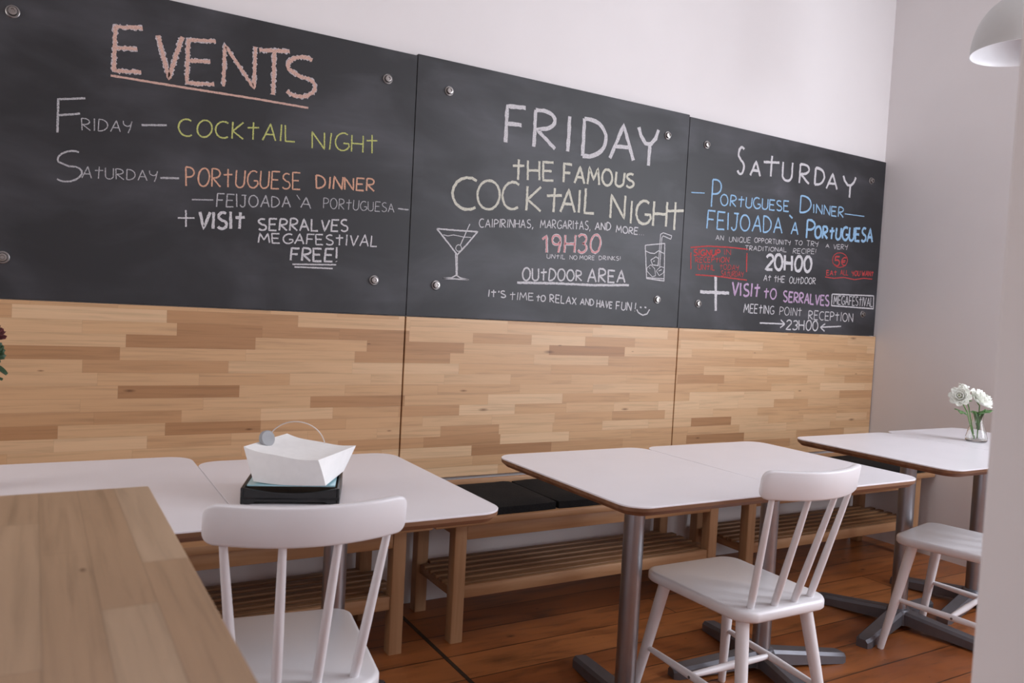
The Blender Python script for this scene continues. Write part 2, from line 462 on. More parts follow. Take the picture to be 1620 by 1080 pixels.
def ribbon(bm, pl, w, y, rough=0.18, step=None):
    """A flat chalk mark of width w along pl, on the board face at depth y."""
    pts = resample(pl, step or max(w * 0.8, 0.0025))
    if len(pts) < 2: return
    prev = None
    for i, p in enumerate(pts):
        a = pts[max(i - 1, 0)]; b = pts[min(i + 1, len(pts) - 1)]
        dx, dz = b[0] - a[0], b[1] - a[1]; l = math.hypot(dx, dz) or 1e-6
        nx, nz = -dz / l, dx / l
        h1 = w / 2 * (1 + rng.uniform(-rough, rough)); h2 = w / 2 * (1 + rng.uniform(-rough, rough))
        v = (bm.verts.new((p[0] + nx * h1, y, p[1] + nz * h1)), bm.verts.new((p[0] - nx * h2, y, p[1] - nz * h2)))
        if prev: bm.faces.new((prev[0], v[0], v[1], prev[1]))
        prev = v

WORDS=[
(1, 'heading', 'E', 0.156, 1.84, 0.232, 1.851, 0.134, 0.136, 0.01, 0),
(1, 'heading', 'V', 0.277, 1.842, 0.348, 1.851, 0.132, 0.134, 0.011, 0),
(1, 'heading', 'E', 0.366, 1.842, 0.45, 1.853, 0.137, 0.139, 0.01, 0),
(1, 'heading', 'N', 0.479, 1.852, 0.576, 1.865, 0.134, 0.136, 0.01, 0),
(1, 'heading', 'T', 0.589, 1.847, 0.69, 1.86, 0.146, 0.149, 0.011, 0),
(1, 'heading', 'S', 0.679, 1.857, 0.783, 1.87, 0.134, 0.137, 0.011, 0),
(1, 'friday', 'F', 0.009, 1.628, 0.08, 1.647, 0.099, 0.096, 0.006, 0),
(1, 'friday', 'RIDAY', 0.074, 1.645, 0.211, 1.66, 0.037, 0.033, 0.003, 0),
(1, 'cocktail', 'COCKtAIL', 0.348, 1.67, 0.72, 1.707, 0.054, 0.055, 0.005, 0),
(1, 'cocktail', 'NIGHt', 0.781, 1.694, 1.021, 1.709, 0.058, 0.064, 0.005, 0),
(1, 'saturday', 'S', 0.007, 1.477, 0.077, 1.494, 0.092, 0.092, 0.005, 0),
(1, 'saturday', 'AtURDAY', 0.077, 1.501, 0.29, 1.518, 0.036, 0.032, 0.003, 0),
(1, 'dinner', 'PORtUGUESE', 0.375, 1.513, 0.745, 1.546, 0.059, 0.055, 0.005, 0),
(1, 'dinner', 'DINNER', 0.802, 1.558, 1.015, 1.572, 0.043, 0.043, 0.006, 0),
(1, 'feijoada', 'FEIJOADA', 0.471, 1.456, 0.714, 1.481, 0.044, 0.035, 0.004, 0),
(1, 'feijoada', 'A', 0.75, 1.484, 0.785, 1.484, 0.037, 0.037, 0.004, 0),
(1, 'feijoada', 'PORtUGUESA', 0.83, 1.49, 1.096, 1.504, 0.038, 0.032, 0.003, 0),
(1, 'visit', 'VISIt', 0.417, 1.379, 0.562, 1.392, 0.057, 0.054, 0.009, 0),
(1, 'visit', 'SERRALVES', 0.609, 1.392, 0.922, 1.417, 0.04, 0.041, 0.006, 0),
(1, 'visit', 'MEGAFEStIVAL', 0.61, 1.35, 1.035, 1.372, 0.033, 0.04, 0.005, 0),
(1, 'visit', 'FREE!', 0.722, 1.298, 0.889, 1.305, 0.043, 0.048, 0.007, 0),
(2, 'heading', 'F', 1.554, 1.83, 1.639, 1.835, 0.143, 0.145, 0.016, 0),
(2, 'heading', 'R', 1.687, 1.832, 1.789, 1.838, 0.148, 0.151, 0.016, 0),
(2, 'heading', 'I', 1.832, 1.836, 1.875, 1.838, 0.144, 0.146, 0.017, 0),
(2, 'heading', 'D', 1.929, 1.829, 2.05, 1.836, 0.156, 0.159, 0.017, 0),
(2, 'heading', 'A', 2.073, 1.84, 2.202, 1.848, 0.146, 0.148, 0.017, 0),
(2, 'heading', 'y', 2.222, 1.833, 2.334, 1.839, 0.163, 0.166, 0.018, 0),
(2, 'cocktail', 'tHE', 1.594, 1.687, 1.79, 1.708, 0.079, 0.074, 0.01, 0),
(2, 'cocktail', 'FAMOUS', 1.841, 1.708, 2.211, 1.73, 0.073, 0.061, 0.011, 0),
(2, 'cocktail', 'C', 1.332, 1.543, 1.434, 1.548, 0.123, 0.125, 0.011, 0),
(2, 'cocktail', 'O', 1.44, 1.554, 1.54, 1.56, 0.113, 0.114, 0.01, 0),
(2, 'cocktail', 'C', 1.552, 1.566, 1.627, 1.571, 0.109, 0.109, 0.01, 0),
(2, 'cocktail', 'K', 1.667, 1.572, 1.736, 1.576, 0.098, 0.099, 0.01, 0),
(2, 'cocktail', 't', 1.762, 1.577, 1.836, 1.581, 0.097, 0.098, 0.011, 0),
(2, 'cocktail', 'A', 1.833, 1.584, 1.906, 1.589, 0.094, 0.094, 0.011, 0),
(2, 'cocktail', 'I', 1.914, 1.59, 1.938, 1.591, 0.094, 0.095, 0.011, 0),
(2, 'cocktail', 'L', 1.956, 1.592, 2.005, 1.595, 0.104, 0.104, 0.011, 0),
(2, 'cocktail', 'N', 2.093, 1.585, 2.169, 1.589, 0.1, 0.101, 0.011, 0),
(2, 'cocktail', 'I', 2.197, 1.572, 2.216, 1.573, 0.099, 0.099, 0.011, 0),
(2, 'cocktail', 'G', 2.235, 1.574, 2.312, 1.578, 0.103, 0.104, 0.012, 0),
(2, 'cocktail', 'H', 2.334, 1.574, 2.41, 1.578, 0.11, 0.111, 0.012, 0),
(2, 'cocktail', 't', 2.408, 1.565, 2.511, 1.57, 0.123, 0.125, 0.012, 0),
(2, 'small', 'CAIPIRINHAS,', 1.455, 1.483, 1.705, 1.505, 0.032, 0.033, 0.004, 0),
(2, 'small', 'MARGARItAS,', 1.738, 1.508, 1.992, 1.524, 0.033, 0.035, 0.004, 0),
(2, 'small', 'AND', 2.017, 1.527, 2.099, 1.532, 0.032, 0.033, 0.005, 0),
(2, 'small', 'MORE...', 2.129, 1.526, 2.285, 1.528, 0.03, 0.029, 0.005, 0),
(2, 'time', '19H30', 1.756, 1.408, 2.048, 1.431, 0.073, 0.074, 0.009, 0),
(2, 'small', 'UNtIL', 1.779, 1.386, 1.869, 1.39, 0.018, 0.018, 0.003, 0),
(2, 'small', 'NO', 1.893, 1.39, 1.931, 1.392, 0.017, 0.017, 0.003, 0),
(2, 'small', 'MORE', 1.944, 1.394, 2.021, 1.398, 0.017, 0.017, 0.003, 0),
(2, 'small', 'DRINKS!', 2.046, 1.4, 2.163, 1.406, 0.017, 0.018, 0.003, 0),
(2, 'small', 'OUtDOOR', 1.666, 1.287, 1.961, 1.304, 0.051, 0.045, 0.007, 0),
(2, 'small', 'AREA', 1.993, 1.301, 2.194, 1.311, 0.058, 0.05, 0.008, 0),
(2, 'small', "It'S", 1.511, 1.213, 1.591, 1.213, 0.028, 0.026, 0.005, 0),
(2, 'small', 'tIME', 1.611, 1.205, 1.724, 1.209, 0.031, 0.029, 0.004, 0),
(2, 'small', 'tO', 1.737, 1.206, 1.782, 1.207, 0.027, 0.023, 0.005, 0),
(2, 'small', 'RELAX', 1.806, 1.206, 1.939, 1.201, 0.032, 0.03, 0.005, 0),
(2, 'small', 'AND', 1.96, 1.202, 2.032, 1.201, 0.028, 0.028, 0.005, 0),
(2, 'small', 'HAVE', 2.048, 1.195, 2.131, 1.194, 0.032, 0.028, 0.005, 0),
(2, 'small', 'FUN', 2.154, 1.19, 2.237, 1.188, 0.036, 0.036, 0.005, 0),
(2, 'small', '!', 2.255, 1.187, 2.265, 1.187, 0.036, 0.036, 0.005, 0),
(3, 'heading', 'S', 2.833, 1.872, 2.877, 1.875, 0.127, 0.128, 0.012, 0),
(3, 'heading', 'A', 2.923, 1.876, 2.991, 1.88, 0.07, 0.071, 0.012, 0),
(3, 'heading', 't', 3.009, 1.885, 3.119, 1.892, 0.099, 0.099, 0.012, 0),
(3, 'heading', 'U', 3.146, 1.88, 3.214, 1.883, 0.091, 0.093, 0.012, 0),
(3, 'heading', 'R', 3.272, 1.882, 3.345, 1.886, 0.095, 0.096, 0.012, 0),
(3, 'heading', 'D', 3.389, 1.889, 3.461, 1.893, 0.085, 0.086, 0.013, 0),
(3, 'heading', 'A', 3.48, 1.88, 3.565, 1.885, 0.077, 0.078, 0.012, 0),
(3, 'heading', 'y', 3.608, 1.851, 3.71, 1.856, 0.111, 0.112, 0.013, 0),
(3, 'blue', 'P', 2.681, 1.697, 2.737, 1.7, 0.128, 0.129, 0.008, 0),
(3, 'blue', 'ORtUGUESE', 2.74, 1.711, 3.208, 1.731, 0.054, 0.049, 0.007, 0),
(3, 'blue', 'D', 3.292, 1.736, 3.374, 1.741, 0.084, 0.085, 0.009, 0),
(3, 'blue', 'INNER', 3.392, 1.744, 3.63, 1.745, 0.045, 0.052, 0.007, 0),
(3, 'blue', 'FEIJOADA', 2.661, 1.594, 3.171, 1.618, 0.082, 0.073, 0.008, 0),
(3, 'blue', 'A', 3.237, 1.621, 3.288, 1.622, 0.06, 0.061, 0.008, 0),
(3, 'blue', 'P', 3.353, 1.611, 3.411, 1.613, 0.093, 0.093, 0.012, 0),
(3, 'blue', 'ORtUGUESA', 3.417, 1.618, 3.886, 1.636, 0.059, 0.072, 0.013, 0),
(3, 'small', 'AN', 2.723, 1.546, 2.772, 1.548, 0.022, 0.023, 0.003, 0),
(3, 'small', 'UNIQUE', 2.81, 1.544, 2.952, 1.552, 0.024, 0.025, 0.002, 0),
(3, 'small', 'OPPORTUNITY', 2.98, 1.556, 3.238, 1.565, 0.023, 0.022, 0.003, 0),
(3, 'small', 'TO', 3.27, 1.569, 3.325, 1.572, 0.022, 0.022, 0.003, 0),
(3, 'small', 'TRY', 3.358, 1.571, 3.449, 1.576, 0.027, 0.026, 0.003, 0),
(3, 'small', 'A', 3.508, 1.576, 3.533, 1.577, 0.018, 0.018, 0.003, 0),
(3, 'small', 'VERY', 3.568, 1.573, 3.684, 1.58, 0.025, 0.024, 0.003, 0),
(3, 'small', 'TRADITIONAL', 2.919, 1.513, 3.211, 1.528, 0.022, 0.021, 0.003, 0),
(3, 'small', 'RECIPE!', 3.261, 1.525, 3.434, 1.536, 0.025, 0.024, 0.003, 0),
(3, 'small', '20H00', 3.068, 1.431, 3.406, 1.44, 0.077, 0.075, 0.015, 0),
(3, 'small', 'At', 3.062, 1.373, 3.113, 1.375, 0.029, 0.029, 0.004, 0),
(3, 'small', 'tHE', 3.137, 1.372, 3.212, 1.374, 0.031, 0.031, 0.004, 0),
(3, 'small', 'OUtDOOR', 3.248, 1.372, 3.445, 1.38, 0.032, 0.032, 0.004, 0),
(3, 'red', 'SIGNUP', 2.588, 1.461, 2.753, 1.474, 0.029, 0.027, 0.007, 0),
(3, 'red', 'IN', 2.783, 1.48, 2.826, 1.483, 0.026, 0.025, 0.003, 0),
(3, 'red', 'RECEPtION', 2.602, 1.43, 2.816, 1.446, 0.024, 0.025, 0.004, 0),
(3, 'red', 'UNtIL', 2.621, 1.398, 2.728, 1.402, 0.025, 0.025, 0.004, 0),
(3, 'red', 'tODAY', 2.759, 1.409, 2.886, 1.411, 0.026, 0.026, 0.003, 0),
(3, 'red', 'SAtURDAY', 2.771, 1.377, 2.919, 1.383, 0.026, 0.026, 0.003, 0),
(3, 'red', '5', 3.586, 1.485, 3.625, 1.487, 0.049, 0.049, 0.008, 0),
(3, 'red', '€', 3.639, 1.491, 3.683, 1.493, 0.042, 0.043, 0.006, 0),
(3, 'red', 'EAt', 3.529, 1.432, 3.609, 1.436, 0.025, 0.026, 0.005, 0),
(3, 'red', 'ALL', 3.639, 1.441, 3.703, 1.443, 0.026, 0.026, 0.004, 0),
(3, 'red', 'YOU', 3.733, 1.443, 3.8, 1.446, 0.026, 0.026, 0.005, 0),
(3, 'red', 'WANt', 3.819, 1.447, 3.914, 1.452, 0.027, 0.027, 0.005, 0),
(3, 'visit2', 'VISIt', 2.851, 1.29, 3.038, 1.291, 0.062, 0.062, 0.01, 0),
(3, 'visit2', 'tO', 3.07, 1.288, 3.158, 1.286, 0.051, 0.052, 0.008, 0),
(3, 'visit2', 'SERRALVES', 3.213, 1.278, 3.564, 1.272, 0.051, 0.053, 0.009, 0),
(3, 'visit', 'MEGAFEStIVAL', 3.602, 1.283, 3.929, 1.284, 0.045, 0.049, 0.005, 0),
(3, 'visit', 'MEEtING', 2.938, 1.21, 3.149, 1.21, 0.041, 0.042, 0.005, 0),
(3, 'visit', 'POINt', 3.193, 1.209, 3.356, 1.209, 0.041, 0.041, 0.004, 0),
(3, 'visit', 'RECEPtION', 3.412, 1.195, 3.768, 1.194, 0.046, 0.046, 0.005, 0),
(3, 'visit', '23H00', 3.246, 1.137, 3.489, 1.137, 0.048, 0.051, 0.007, 0),
]
MARKS=[
(1, 'heading', 0.007, [(0.147, 1.824), (0.347, 1.826), (0.59, 1.83), (0.762, 1.83)]),
(1, 'friday', 0.006, [(0.238, 1.687), (0.311, 1.698)]),
(1, 'saturday', 0.006, [(0.297, 1.529), (0.353, 1.535)]),
(1, 'feijoada', 0.004, [(0.394, 1.471), (0.46, 1.477)]),
(1, 'feijoada', 0.003, [(0.734, 1.526), (0.746, 1.51)]),
(1, 'feijoada', 0.005, [(1.111, 1.519), (1.154, 1.519)]),
(1, 'visit', 0.005, [(0.353, 1.407), (0.404, 1.412)]),
(1, 'visit', 0.005, [(0.377, 1.435), (0.379, 1.381)]),
(1, 'visit', 0.005, [(0.729, 1.285), (0.885, 1.294)]),
(1, 'visit', 0.005, [(0.736, 1.276), (0.873, 1.28)]),
(2, 'small', 0.01, [(1.642, 1.277), (1.828, 1.285), (2.023, 1.289), (2.218, 1.301)]),
(2, 'small', 0.007, [(2.288, 1.208), (2.297, 1.204)]),
(2, 'small', 0.007, [(2.314, 1.208), (2.324, 1.205)]),
(2, 'small', 0.006, [(2.27, 1.195), (2.28, 1.181), (2.307, 1.171), (2.33, 1.178), (2.344, 1.199)]),
(2, 'martini', 0.006, [(1.273, 1.46), (1.363, 1.462), (1.449, 1.465), (1.407, 1.414), (1.365, 1.368), (1.319, 1.415), (1.273, 1.46)]),
(2, 'martini', 0.005, [(1.358, 1.371), (1.365, 1.29)]),
(2, 'martini', 0.005, [(1.365, 1.368), (1.369, 1.29)]),
(2, 'martini', 0.005, [(1.31, 1.273), (1.346, 1.278), (1.365, 1.289), (1.384, 1.279), (1.421, 1.274), (1.365, 1.274), (1.31, 1.273)]),
(2, 'martini', 0.003, [(1.301, 1.44), (1.321, 1.437), (1.344, 1.443), (1.368, 1.441), (1.388, 1.439), (1.422, 1.44)]),
(2, 'martini', 0.003, [(1.382, 1.395), (1.382, 1.39), (1.379, 1.386), (1.375, 1.383), (1.37, 1.382), (1.365, 1.382), (1.361, 1.385), (1.358, 1.388), (1.357, 1.393), (1.358, 1.398), (1.36, 1.402), (1.364, 1.406), (1.369, 1.407), (1.374, 1.406), (1.378, 1.404), (1.381, 1.4), (1.382, 1.395)]),
(2, 'martini', 0.004, [(1.413, 1.492), (1.376, 1.406)]),
(2, 'tumbler', 0.005, [(2.297, 1.484), (2.41, 1.502), (2.419, 1.332), (2.316, 1.337), (2.297, 1.484)]),
(2, 'tumbler', 0.004, [(2.301, 1.459), (2.327, 1.452), (2.354, 1.452), (2.376, 1.466), (2.409, 1.456)]),
(2, 'tumbler', 0.004, [(2.316, 1.341), (2.363, 1.341), (2.416, 1.342)]),
(2, 'tumbler', 0.004, [(2.334, 1.421), (2.363, 1.438), (2.379, 1.43), (2.377, 1.399), (2.345, 1.4), (2.334, 1.421)]),
(2, 'tumbler', 0.003, [(2.314, 1.384), (2.335, 1.4), (2.359, 1.384), (2.367, 1.353), (2.349, 1.346), (2.315, 1.37), (2.314, 1.384)]),
(2, 'tumbler', 0.003, [(2.38, 1.385), (2.395, 1.396), (2.416, 1.391), (2.411, 1.368), (2.388, 1.354), (2.369, 1.374), (2.38, 1.385)]),
(2, 'tumbler', 0.004, [(2.357, 1.419), (2.348, 1.416)]),
(2, 'tumbler', 0.003, [(2.328, 1.385), (2.334, 1.383)]),
(2, 'tumbler', 0.004, [(2.383, 1.375), (2.401, 1.382)]),
(2, 'tumbler', 0.004, [(2.379, 1.396), (2.382, 1.541), (2.397, 1.549), (2.449, 1.54), (2.443, 1.524), (2.398, 1.535), (2.391, 1.527), (2.388, 1.393)]),
(3, 'blue', 0.005, [(2.55, 1.749), (2.633, 1.756)]),
(3, 'blue', 0.005, [(3.641, 1.765), (3.804, 1.768)]),
(3, 'blue', 0.009, [(3.216, 1.714), (3.24, 1.7)]),
(3, 'red', 0.006, [(2.567, 1.497), (2.675, 1.512), (2.805, 1.518), (2.94, 1.519)]),
(3, 'red', 0.006, [(2.571, 1.474), (2.577, 1.397)]),
(3, 'red', 0.007, [(2.934, 1.501), (2.94, 1.408)]),
(3, 'red', 0.006, [(2.607, 1.373), (2.73, 1.375), (2.946, 1.369)]),
(3, 'red', 0.004, [(3.689, 1.523), (3.686, 1.508), (3.674, 1.494), (3.655, 1.485), (3.632, 1.48), (3.608, 1.481), (3.587, 1.488), (3.573, 1.5), (3.567, 1.514), (3.57, 1.529), (3.581, 1.543), (3.6, 1.553), (3.623, 1.557), (3.647, 1.556), (3.668, 1.549), (3.683, 1.538), (3.689, 1.523)]),
(3, 'red', 0.005, [(3.52, 1.422), (3.587, 1.419), (3.668, 1.429), (3.761, 1.423), (3.835, 1.435), (3.908, 1.435)]),
(3, 'visit', 0.015, [(2.737, 1.374), (2.752, 1.21)]),
(3, 'visit', 0.015, [(2.644, 1.295), (2.832, 1.299)]),
(3, 'visit', 0.007, [(3.584, 1.335), (3.932, 1.344), (3.937, 1.273), (3.585, 1.274), (3.584, 1.335)]),
(3, 'visit', 0.007, [(3.055, 1.163), (3.232, 1.164)]),
(3, 'visit', 0.007, [(3.204, 1.184), (3.235, 1.164), (3.204, 1.144)]),
(3, 'visit', 0.007, [(3.514, 1.157), (3.674, 1.167)]),
(3, 'visit', 0.007, [(3.545, 1.176), (3.51, 1.156), (3.544, 1.136)]),
]


# ------------------------------------------------------------------ blackboards
BF = -0.026          # front face of the boards
SEAM = [(-0.24, 1.1620, 2.092, 2.092), (1.1640, 2.5150, 2.099, 2.099), (2.5170, 3.960, 2.091, 2.080)]
BLABEL = ['large blackboard headed EVENTS, at the left end of the row',
          'middle blackboard headed FRIDAY with chalk drawings of two drinks',
          'blackboard headed SATURDAY with blue and red chalk, nearest the corner']
BOLTS = [[(-0.112, 1.958), (1.048, 1.983), (-0.122, 1.243), (1.030, 1.248)],
         [(1.297, 1.985), (2.388, 1.985), (1.280, 1.245), (2.384, 1.245)],
         [(2.628, 1.979), (3.840, 1.964), (2.635, 1.239), (3.846, 1.239)]]
STYLE = {
 (1, 'heading'): ('salmon', 'orange-pink jagged chalk heading EVENTS with underline'),
 (1, 'friday'): ('thin', 'thin white chalk word Friday'),
 (1, 'cocktail'): ('yellow', 'yellow-green chalk words Cocktail Night'),
 (1, 'saturday'): ('thin', 'thin white chalk word Saturday'),
 (1, 'dinner'): ('orange', 'orange chalk words Portuguese Dinner'),
 (1, 'feijoada'): ('thin', 'faint white chalk line naming the dish'),
 (1, 'visit'): ('white', 'white chalk lines about the visit, FREE underlined twice'),
 (2, 'heading'): ('white', 'thick white chalk heading FRIDAY'),
 (2, 'cocktail'): ('cream', 'cream chalk words The Famous Cocktail Night'),
 (2, 'small'): ('white', 'small white chalk lines and a smiley'),
 (2, 'time'): ('pink', 'pink chalk time 19H30'),
 (2, 'martini'): ('white', 'white chalk drawing of a cocktail glass'),
 (2, 'tumbler'): ('white', 'white chalk drawing of a tumbler with straw and ice'),
 (3, 'heading'): ('white', 'white chalk heading SATURDAY'),
 (3, 'blue'): ('blue', 'light blue chalk lines naming the dinner'),
 (3, 'small'): ('white', 'white chalk lines with the time 20H00'),
 (3, 'red'): ('red', 'red chalk notes, one boxed and one circled'),
 (3, 'visit'): ('white', 'white chalk plus sign, boxed word and time 23H00'),
 (3, 'visit2'): ('purple', 'lilac chalk words about the visit'),
}
for bi, (x0, x1, zt0, zt1) in enumerate(SEAM):
    root = thing('blackboard', BLABEL[bi], 'blackboard', (0, 0, 0), 0, 'blackboards on the wall')
    bm = bmesh.new()
    vs = box(bm, x0, x1, BF, -0.001, 1.1225, 2.09)
    for v in vs:
        if v.co.z > 2: v.co.z = zt0 if v.co.x < (x0 + x1) / 2 else zt1
    es = list(bm.edges); bmesh.ops.bevel(bm, geom=es, offset=0.0015, segments=1, affect='EDGES')
    obj('board', bm, M['board'], root, smooth=False)
    for bx, bz in BOLTS[bi]:
        bm = bmesh.new()
        lathe(bm, [(0.0, -0.001), (0.0185, -0.001), (0.0185, 0.003), (0.0165, 0.0045), (0.0135, 0.0045)], seg=28, mat=0)
        lathe(bm, [(0.0135, 0.0035), (0.0135, 0.010), (0.0115, 0.013), (0.0065, 0.0135), (0.0055, 0.010), (0.0, 0.010)], seg=28, mat=1)
        o = obj('bolt', bm, [M['bolt_dark'], M['chrome']], root)
        o.location = (bx, BF, bz); o.rotation_euler = (math.radians(90), 0, 0)
    for (b, g), (cn, lab) in STYLE.items():
        if b != bi + 1: continue
        bm = bmesh.new()
        strokes = [s for wd in WORDS if wd[0] == b and wd[1] == g for s in strokes_of(wd)]
        strokes += [(pts, w) for (bb, gg, w, pts) in MARKS if bb == b and gg == g]
        yy = BF - 0.0006
        if (b, g) == (1, 'heading'):
            for i, (pl, w) in enumerate(strokes[:-1]): ribbon(bm, pl, w * 1.4, yy - 0.00006 * (i % 5), 0.5, 0.0046)
            n0 = len(bm.faces)
            for f in bm.faces: f.material_index = 1
            for i, (pl, w) in enumerate(strokes[:-1]): ribbon(bm, pl, w * 1.05, yy - 0.0005 - 0.00006 * (i % 5), 0.35, 0.0046)
            ribbon(bm, strokes[-1][0], strokes[-1][1], yy, 0.2)
            mats = [CH['salmon'], CH['edge']]
        elif (b, g) == (2, 'time'):
            for pl, w in strokes: ribbon(bm, pl, w * 1.3, yy, 0.25)
            for f in bm.faces: f.material_index = 1
            for pl, w in strokes: ribbon(bm, [(p[0] - 0.001, p[1]) for p in pl], w * 0.8, yy - 0.0004, 0.3)
            mats = [CH['pink'], CH['white']]
        else:
            for i, (pl, w) in enumerate(strokes): ribbon(bm, pl, max(w, 0.0027), yy - 0.00012 * (i % 7), 0.2)
            mats = [CH[cn]]
        o = obj('chalk_drawing' if g in ('martini', 'tumbler') else 'chalk_lettering', bm, mats, root, smooth=False, label=lab)

# ------------------------------------------------------------------ butcher block panels under the boards
WX = [(-0.26, 1.1605), (1.1665, 2.5245), (2.5305, 3.980)]
WLAB = ['butcher block wall panel under the EVENTS blackboard', 'butcher block wall panel under the FRIDAY blackboard', 'butcher block wall panel under the SATURDAY blackboard, reaching the corner']
for i, (a, b) in enumerate(WX):
    bm = bmesh.new(); box(bm, a, b, -0.024, -0.001, 0.493, 1.1195, 0.0012, 1)
    o = obj('wood_wall_panel', bm, M['panel_wood'], smooth=False)
    tag(o, WLAB[i], 'wall panel', 'butcher block panels on the wall')

# ------------------------------------------------------------------ benches
def make_bench(x0, x1, label):
    w = x1 - x0
    root = thing('bench', label, 'bench', (x0, 0, 0), 0, 'wooden benches along the wall')
    yf, yb = -0.425, -0.030
    ft = 0.440
    bm = bmesh.new(); box(bm, 0, w, yf, yf + 0.055, ft - 0.026, ft, 0.004); obj('front_rail', bm, M['beech_x'], root)
    bm = bmesh.new(); box(bm, 0, w, yb - 0.016, yb, ft - 0.010, 0.484, 0.004); obj('back_rail', bm, M['beech_x'], root)
    bm = bmesh.new(); box(bm, 0.004, w - 0.004, yf + 0.055, yb - 0.016, ft - 0.026, ft - 0.004, 0.002); obj('seat', bm, M['beech_x'], root)
    bm = bmesh.new(); box(bm, 0.132, w - 0.132, yf + 0.022, yf + 0.046, 0.360, ft - 0.026, 0.003); obj('apron', bm, M['beech_x'], root)
    bm = bmesh.new(); box(bm, 0.132, w - 0.132, yb - 0.050, yb - 0.028, 0.360, ft - 0.026, 0.003); obj('apron', bm, M['beech_x'], root)
    for lx in (0.085, w - 0.132):
        bm = bmesh.new()
        loft(bm, [[(lx + px, yf + 0.02 + py, z) for px, py in round_rect(0, 0.047, 0, 0.047, 0.004, 3)] for z in (0, ft - 0.026)])
        obj('leg', bm, M['beech_z'], root)
        bm = bmesh.new()
        loft(bm, [[(lx + px, yb - 0.065 + py, z) for px, py in round_rect(0, 0.047, 0, 0.047, 0.004, 3)] for z in (0, ft - 0.026)])
        obj('leg', bm, M['beech_z'], root)
        bm = bmesh.new(); box(bm, lx + 0.012, lx + 0.036, yf + 0.067, yb - 0.065, 0.370, ft - 0.026, 0.003); obj('side_rail', bm, M['beech_y'], root)
    # slatted shelf: two end bars, a front rail and slats running lengthwise
    sh = bpy.data.objects.new('shelf', None); COL.objects.link(sh); sh.parent = root
    for lx in (0.097, w - 0.121):
        bm = bmesh.new(); box(bm, lx, lx + 0.024, yf + 0.066, yb - 0.066, 0.150, 0.182, 0.003); obj('shelf_bar', bm, M['beech_y'], sh)
    bm = bmesh.new(); box(bm, 0.132, w - 0.132, yf + 0.026, yf + 0.050, 0.152, 0.197, 0.003); obj('shelf_rail', bm, M['beech_x'], sh)
    n = 6
    ya, yc = yf + 0.062, yb - 0.030
    pitch = (yc - ya) / n
    for k in range(n):
        bm = bmesh.new(); box(bm, 0.088, w - 0.088, ya + k * pitch, ya + k * pitch + pitch * 0.62, 0.182, 0.196, 0.003)
        if k in (0, n - 1):
            bm.free(); bm = bmesh.new(); box(bm, 0.134, w - 0.134, ya + k * pitch, ya + k * pitch + pitch * 0.62, 0.182, 0.196, 0.003)
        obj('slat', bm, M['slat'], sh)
    return root
make_bench(-0.283, 1.131, 'slatted wooden bench against the wall behind the napkin holder table')
make_bench(1.141, 2.555, 'slatted wooden bench in the middle, its black seat pads showing between the tables')
make_bench(2.565, 3.978, 'slatted wooden bench running into the corner of the room')

def pad(x0, x1, label, tilt=0.0):
    bm = bmesh.new()
    vs = box(bm, -0.5, 0.5, -0.5, 0.5, 0.0, 1.0)
    bmesh.ops.subdivide_edges(bm, edges=bm.edges[:], cuts=9, use_grid_fill=True)
    w, d, h = x1 - x0, 0.362, 0.036
    for v in bm.verts:
        u, s, t = v.co.x * 2, v.co.y * 2, v.co.z
        e = max(abs(u), abs(s)) ** 8
        hh = h * (0.5 + (t - 0.5) * (1 - 0.55 * e))
        hh += 0.003 * math.sin(5 * u + tilt) * math.cos(4 * s) * t * (1 - e)
        if t < 0.01: hh = 0.0
        sx = u * (1 - 0.02 * abs(s) ** 6); sy = s * (1 - 0.03 * abs(u) ** 6)
        v.co = Vector((sx * w / 2, sy * d / 2, hh))
    o = obj('seat_pad', bm, M['pad'], angle=60)
    o.location = ((x0 + x1) / 2, -0.230, 0.4405)
    return tag(o, label, 'seat pad', 'black pads on the benches')
pad(1.160, 1.640, 'black fabric seat pad on the middle bench, left of the seam', 0.4)
pad(1.645, 2.095, 'black fabric seat pad in the centre of the middle bench', 1.9)
pad(2.100, 2.545, 'black seat pad at the right end of the middle bench, under the white tables', 2.6)
pad(2.590, 3.050, 'black seat pad at the left end of the bench in the corner', 0.9)
pad(3.055, 3.500, 'black seat pad in the centre of the corner bench', 3.3)
pad(3.505, 3.955, 'black seat pad against the right wall on the corner bench', 4.3)

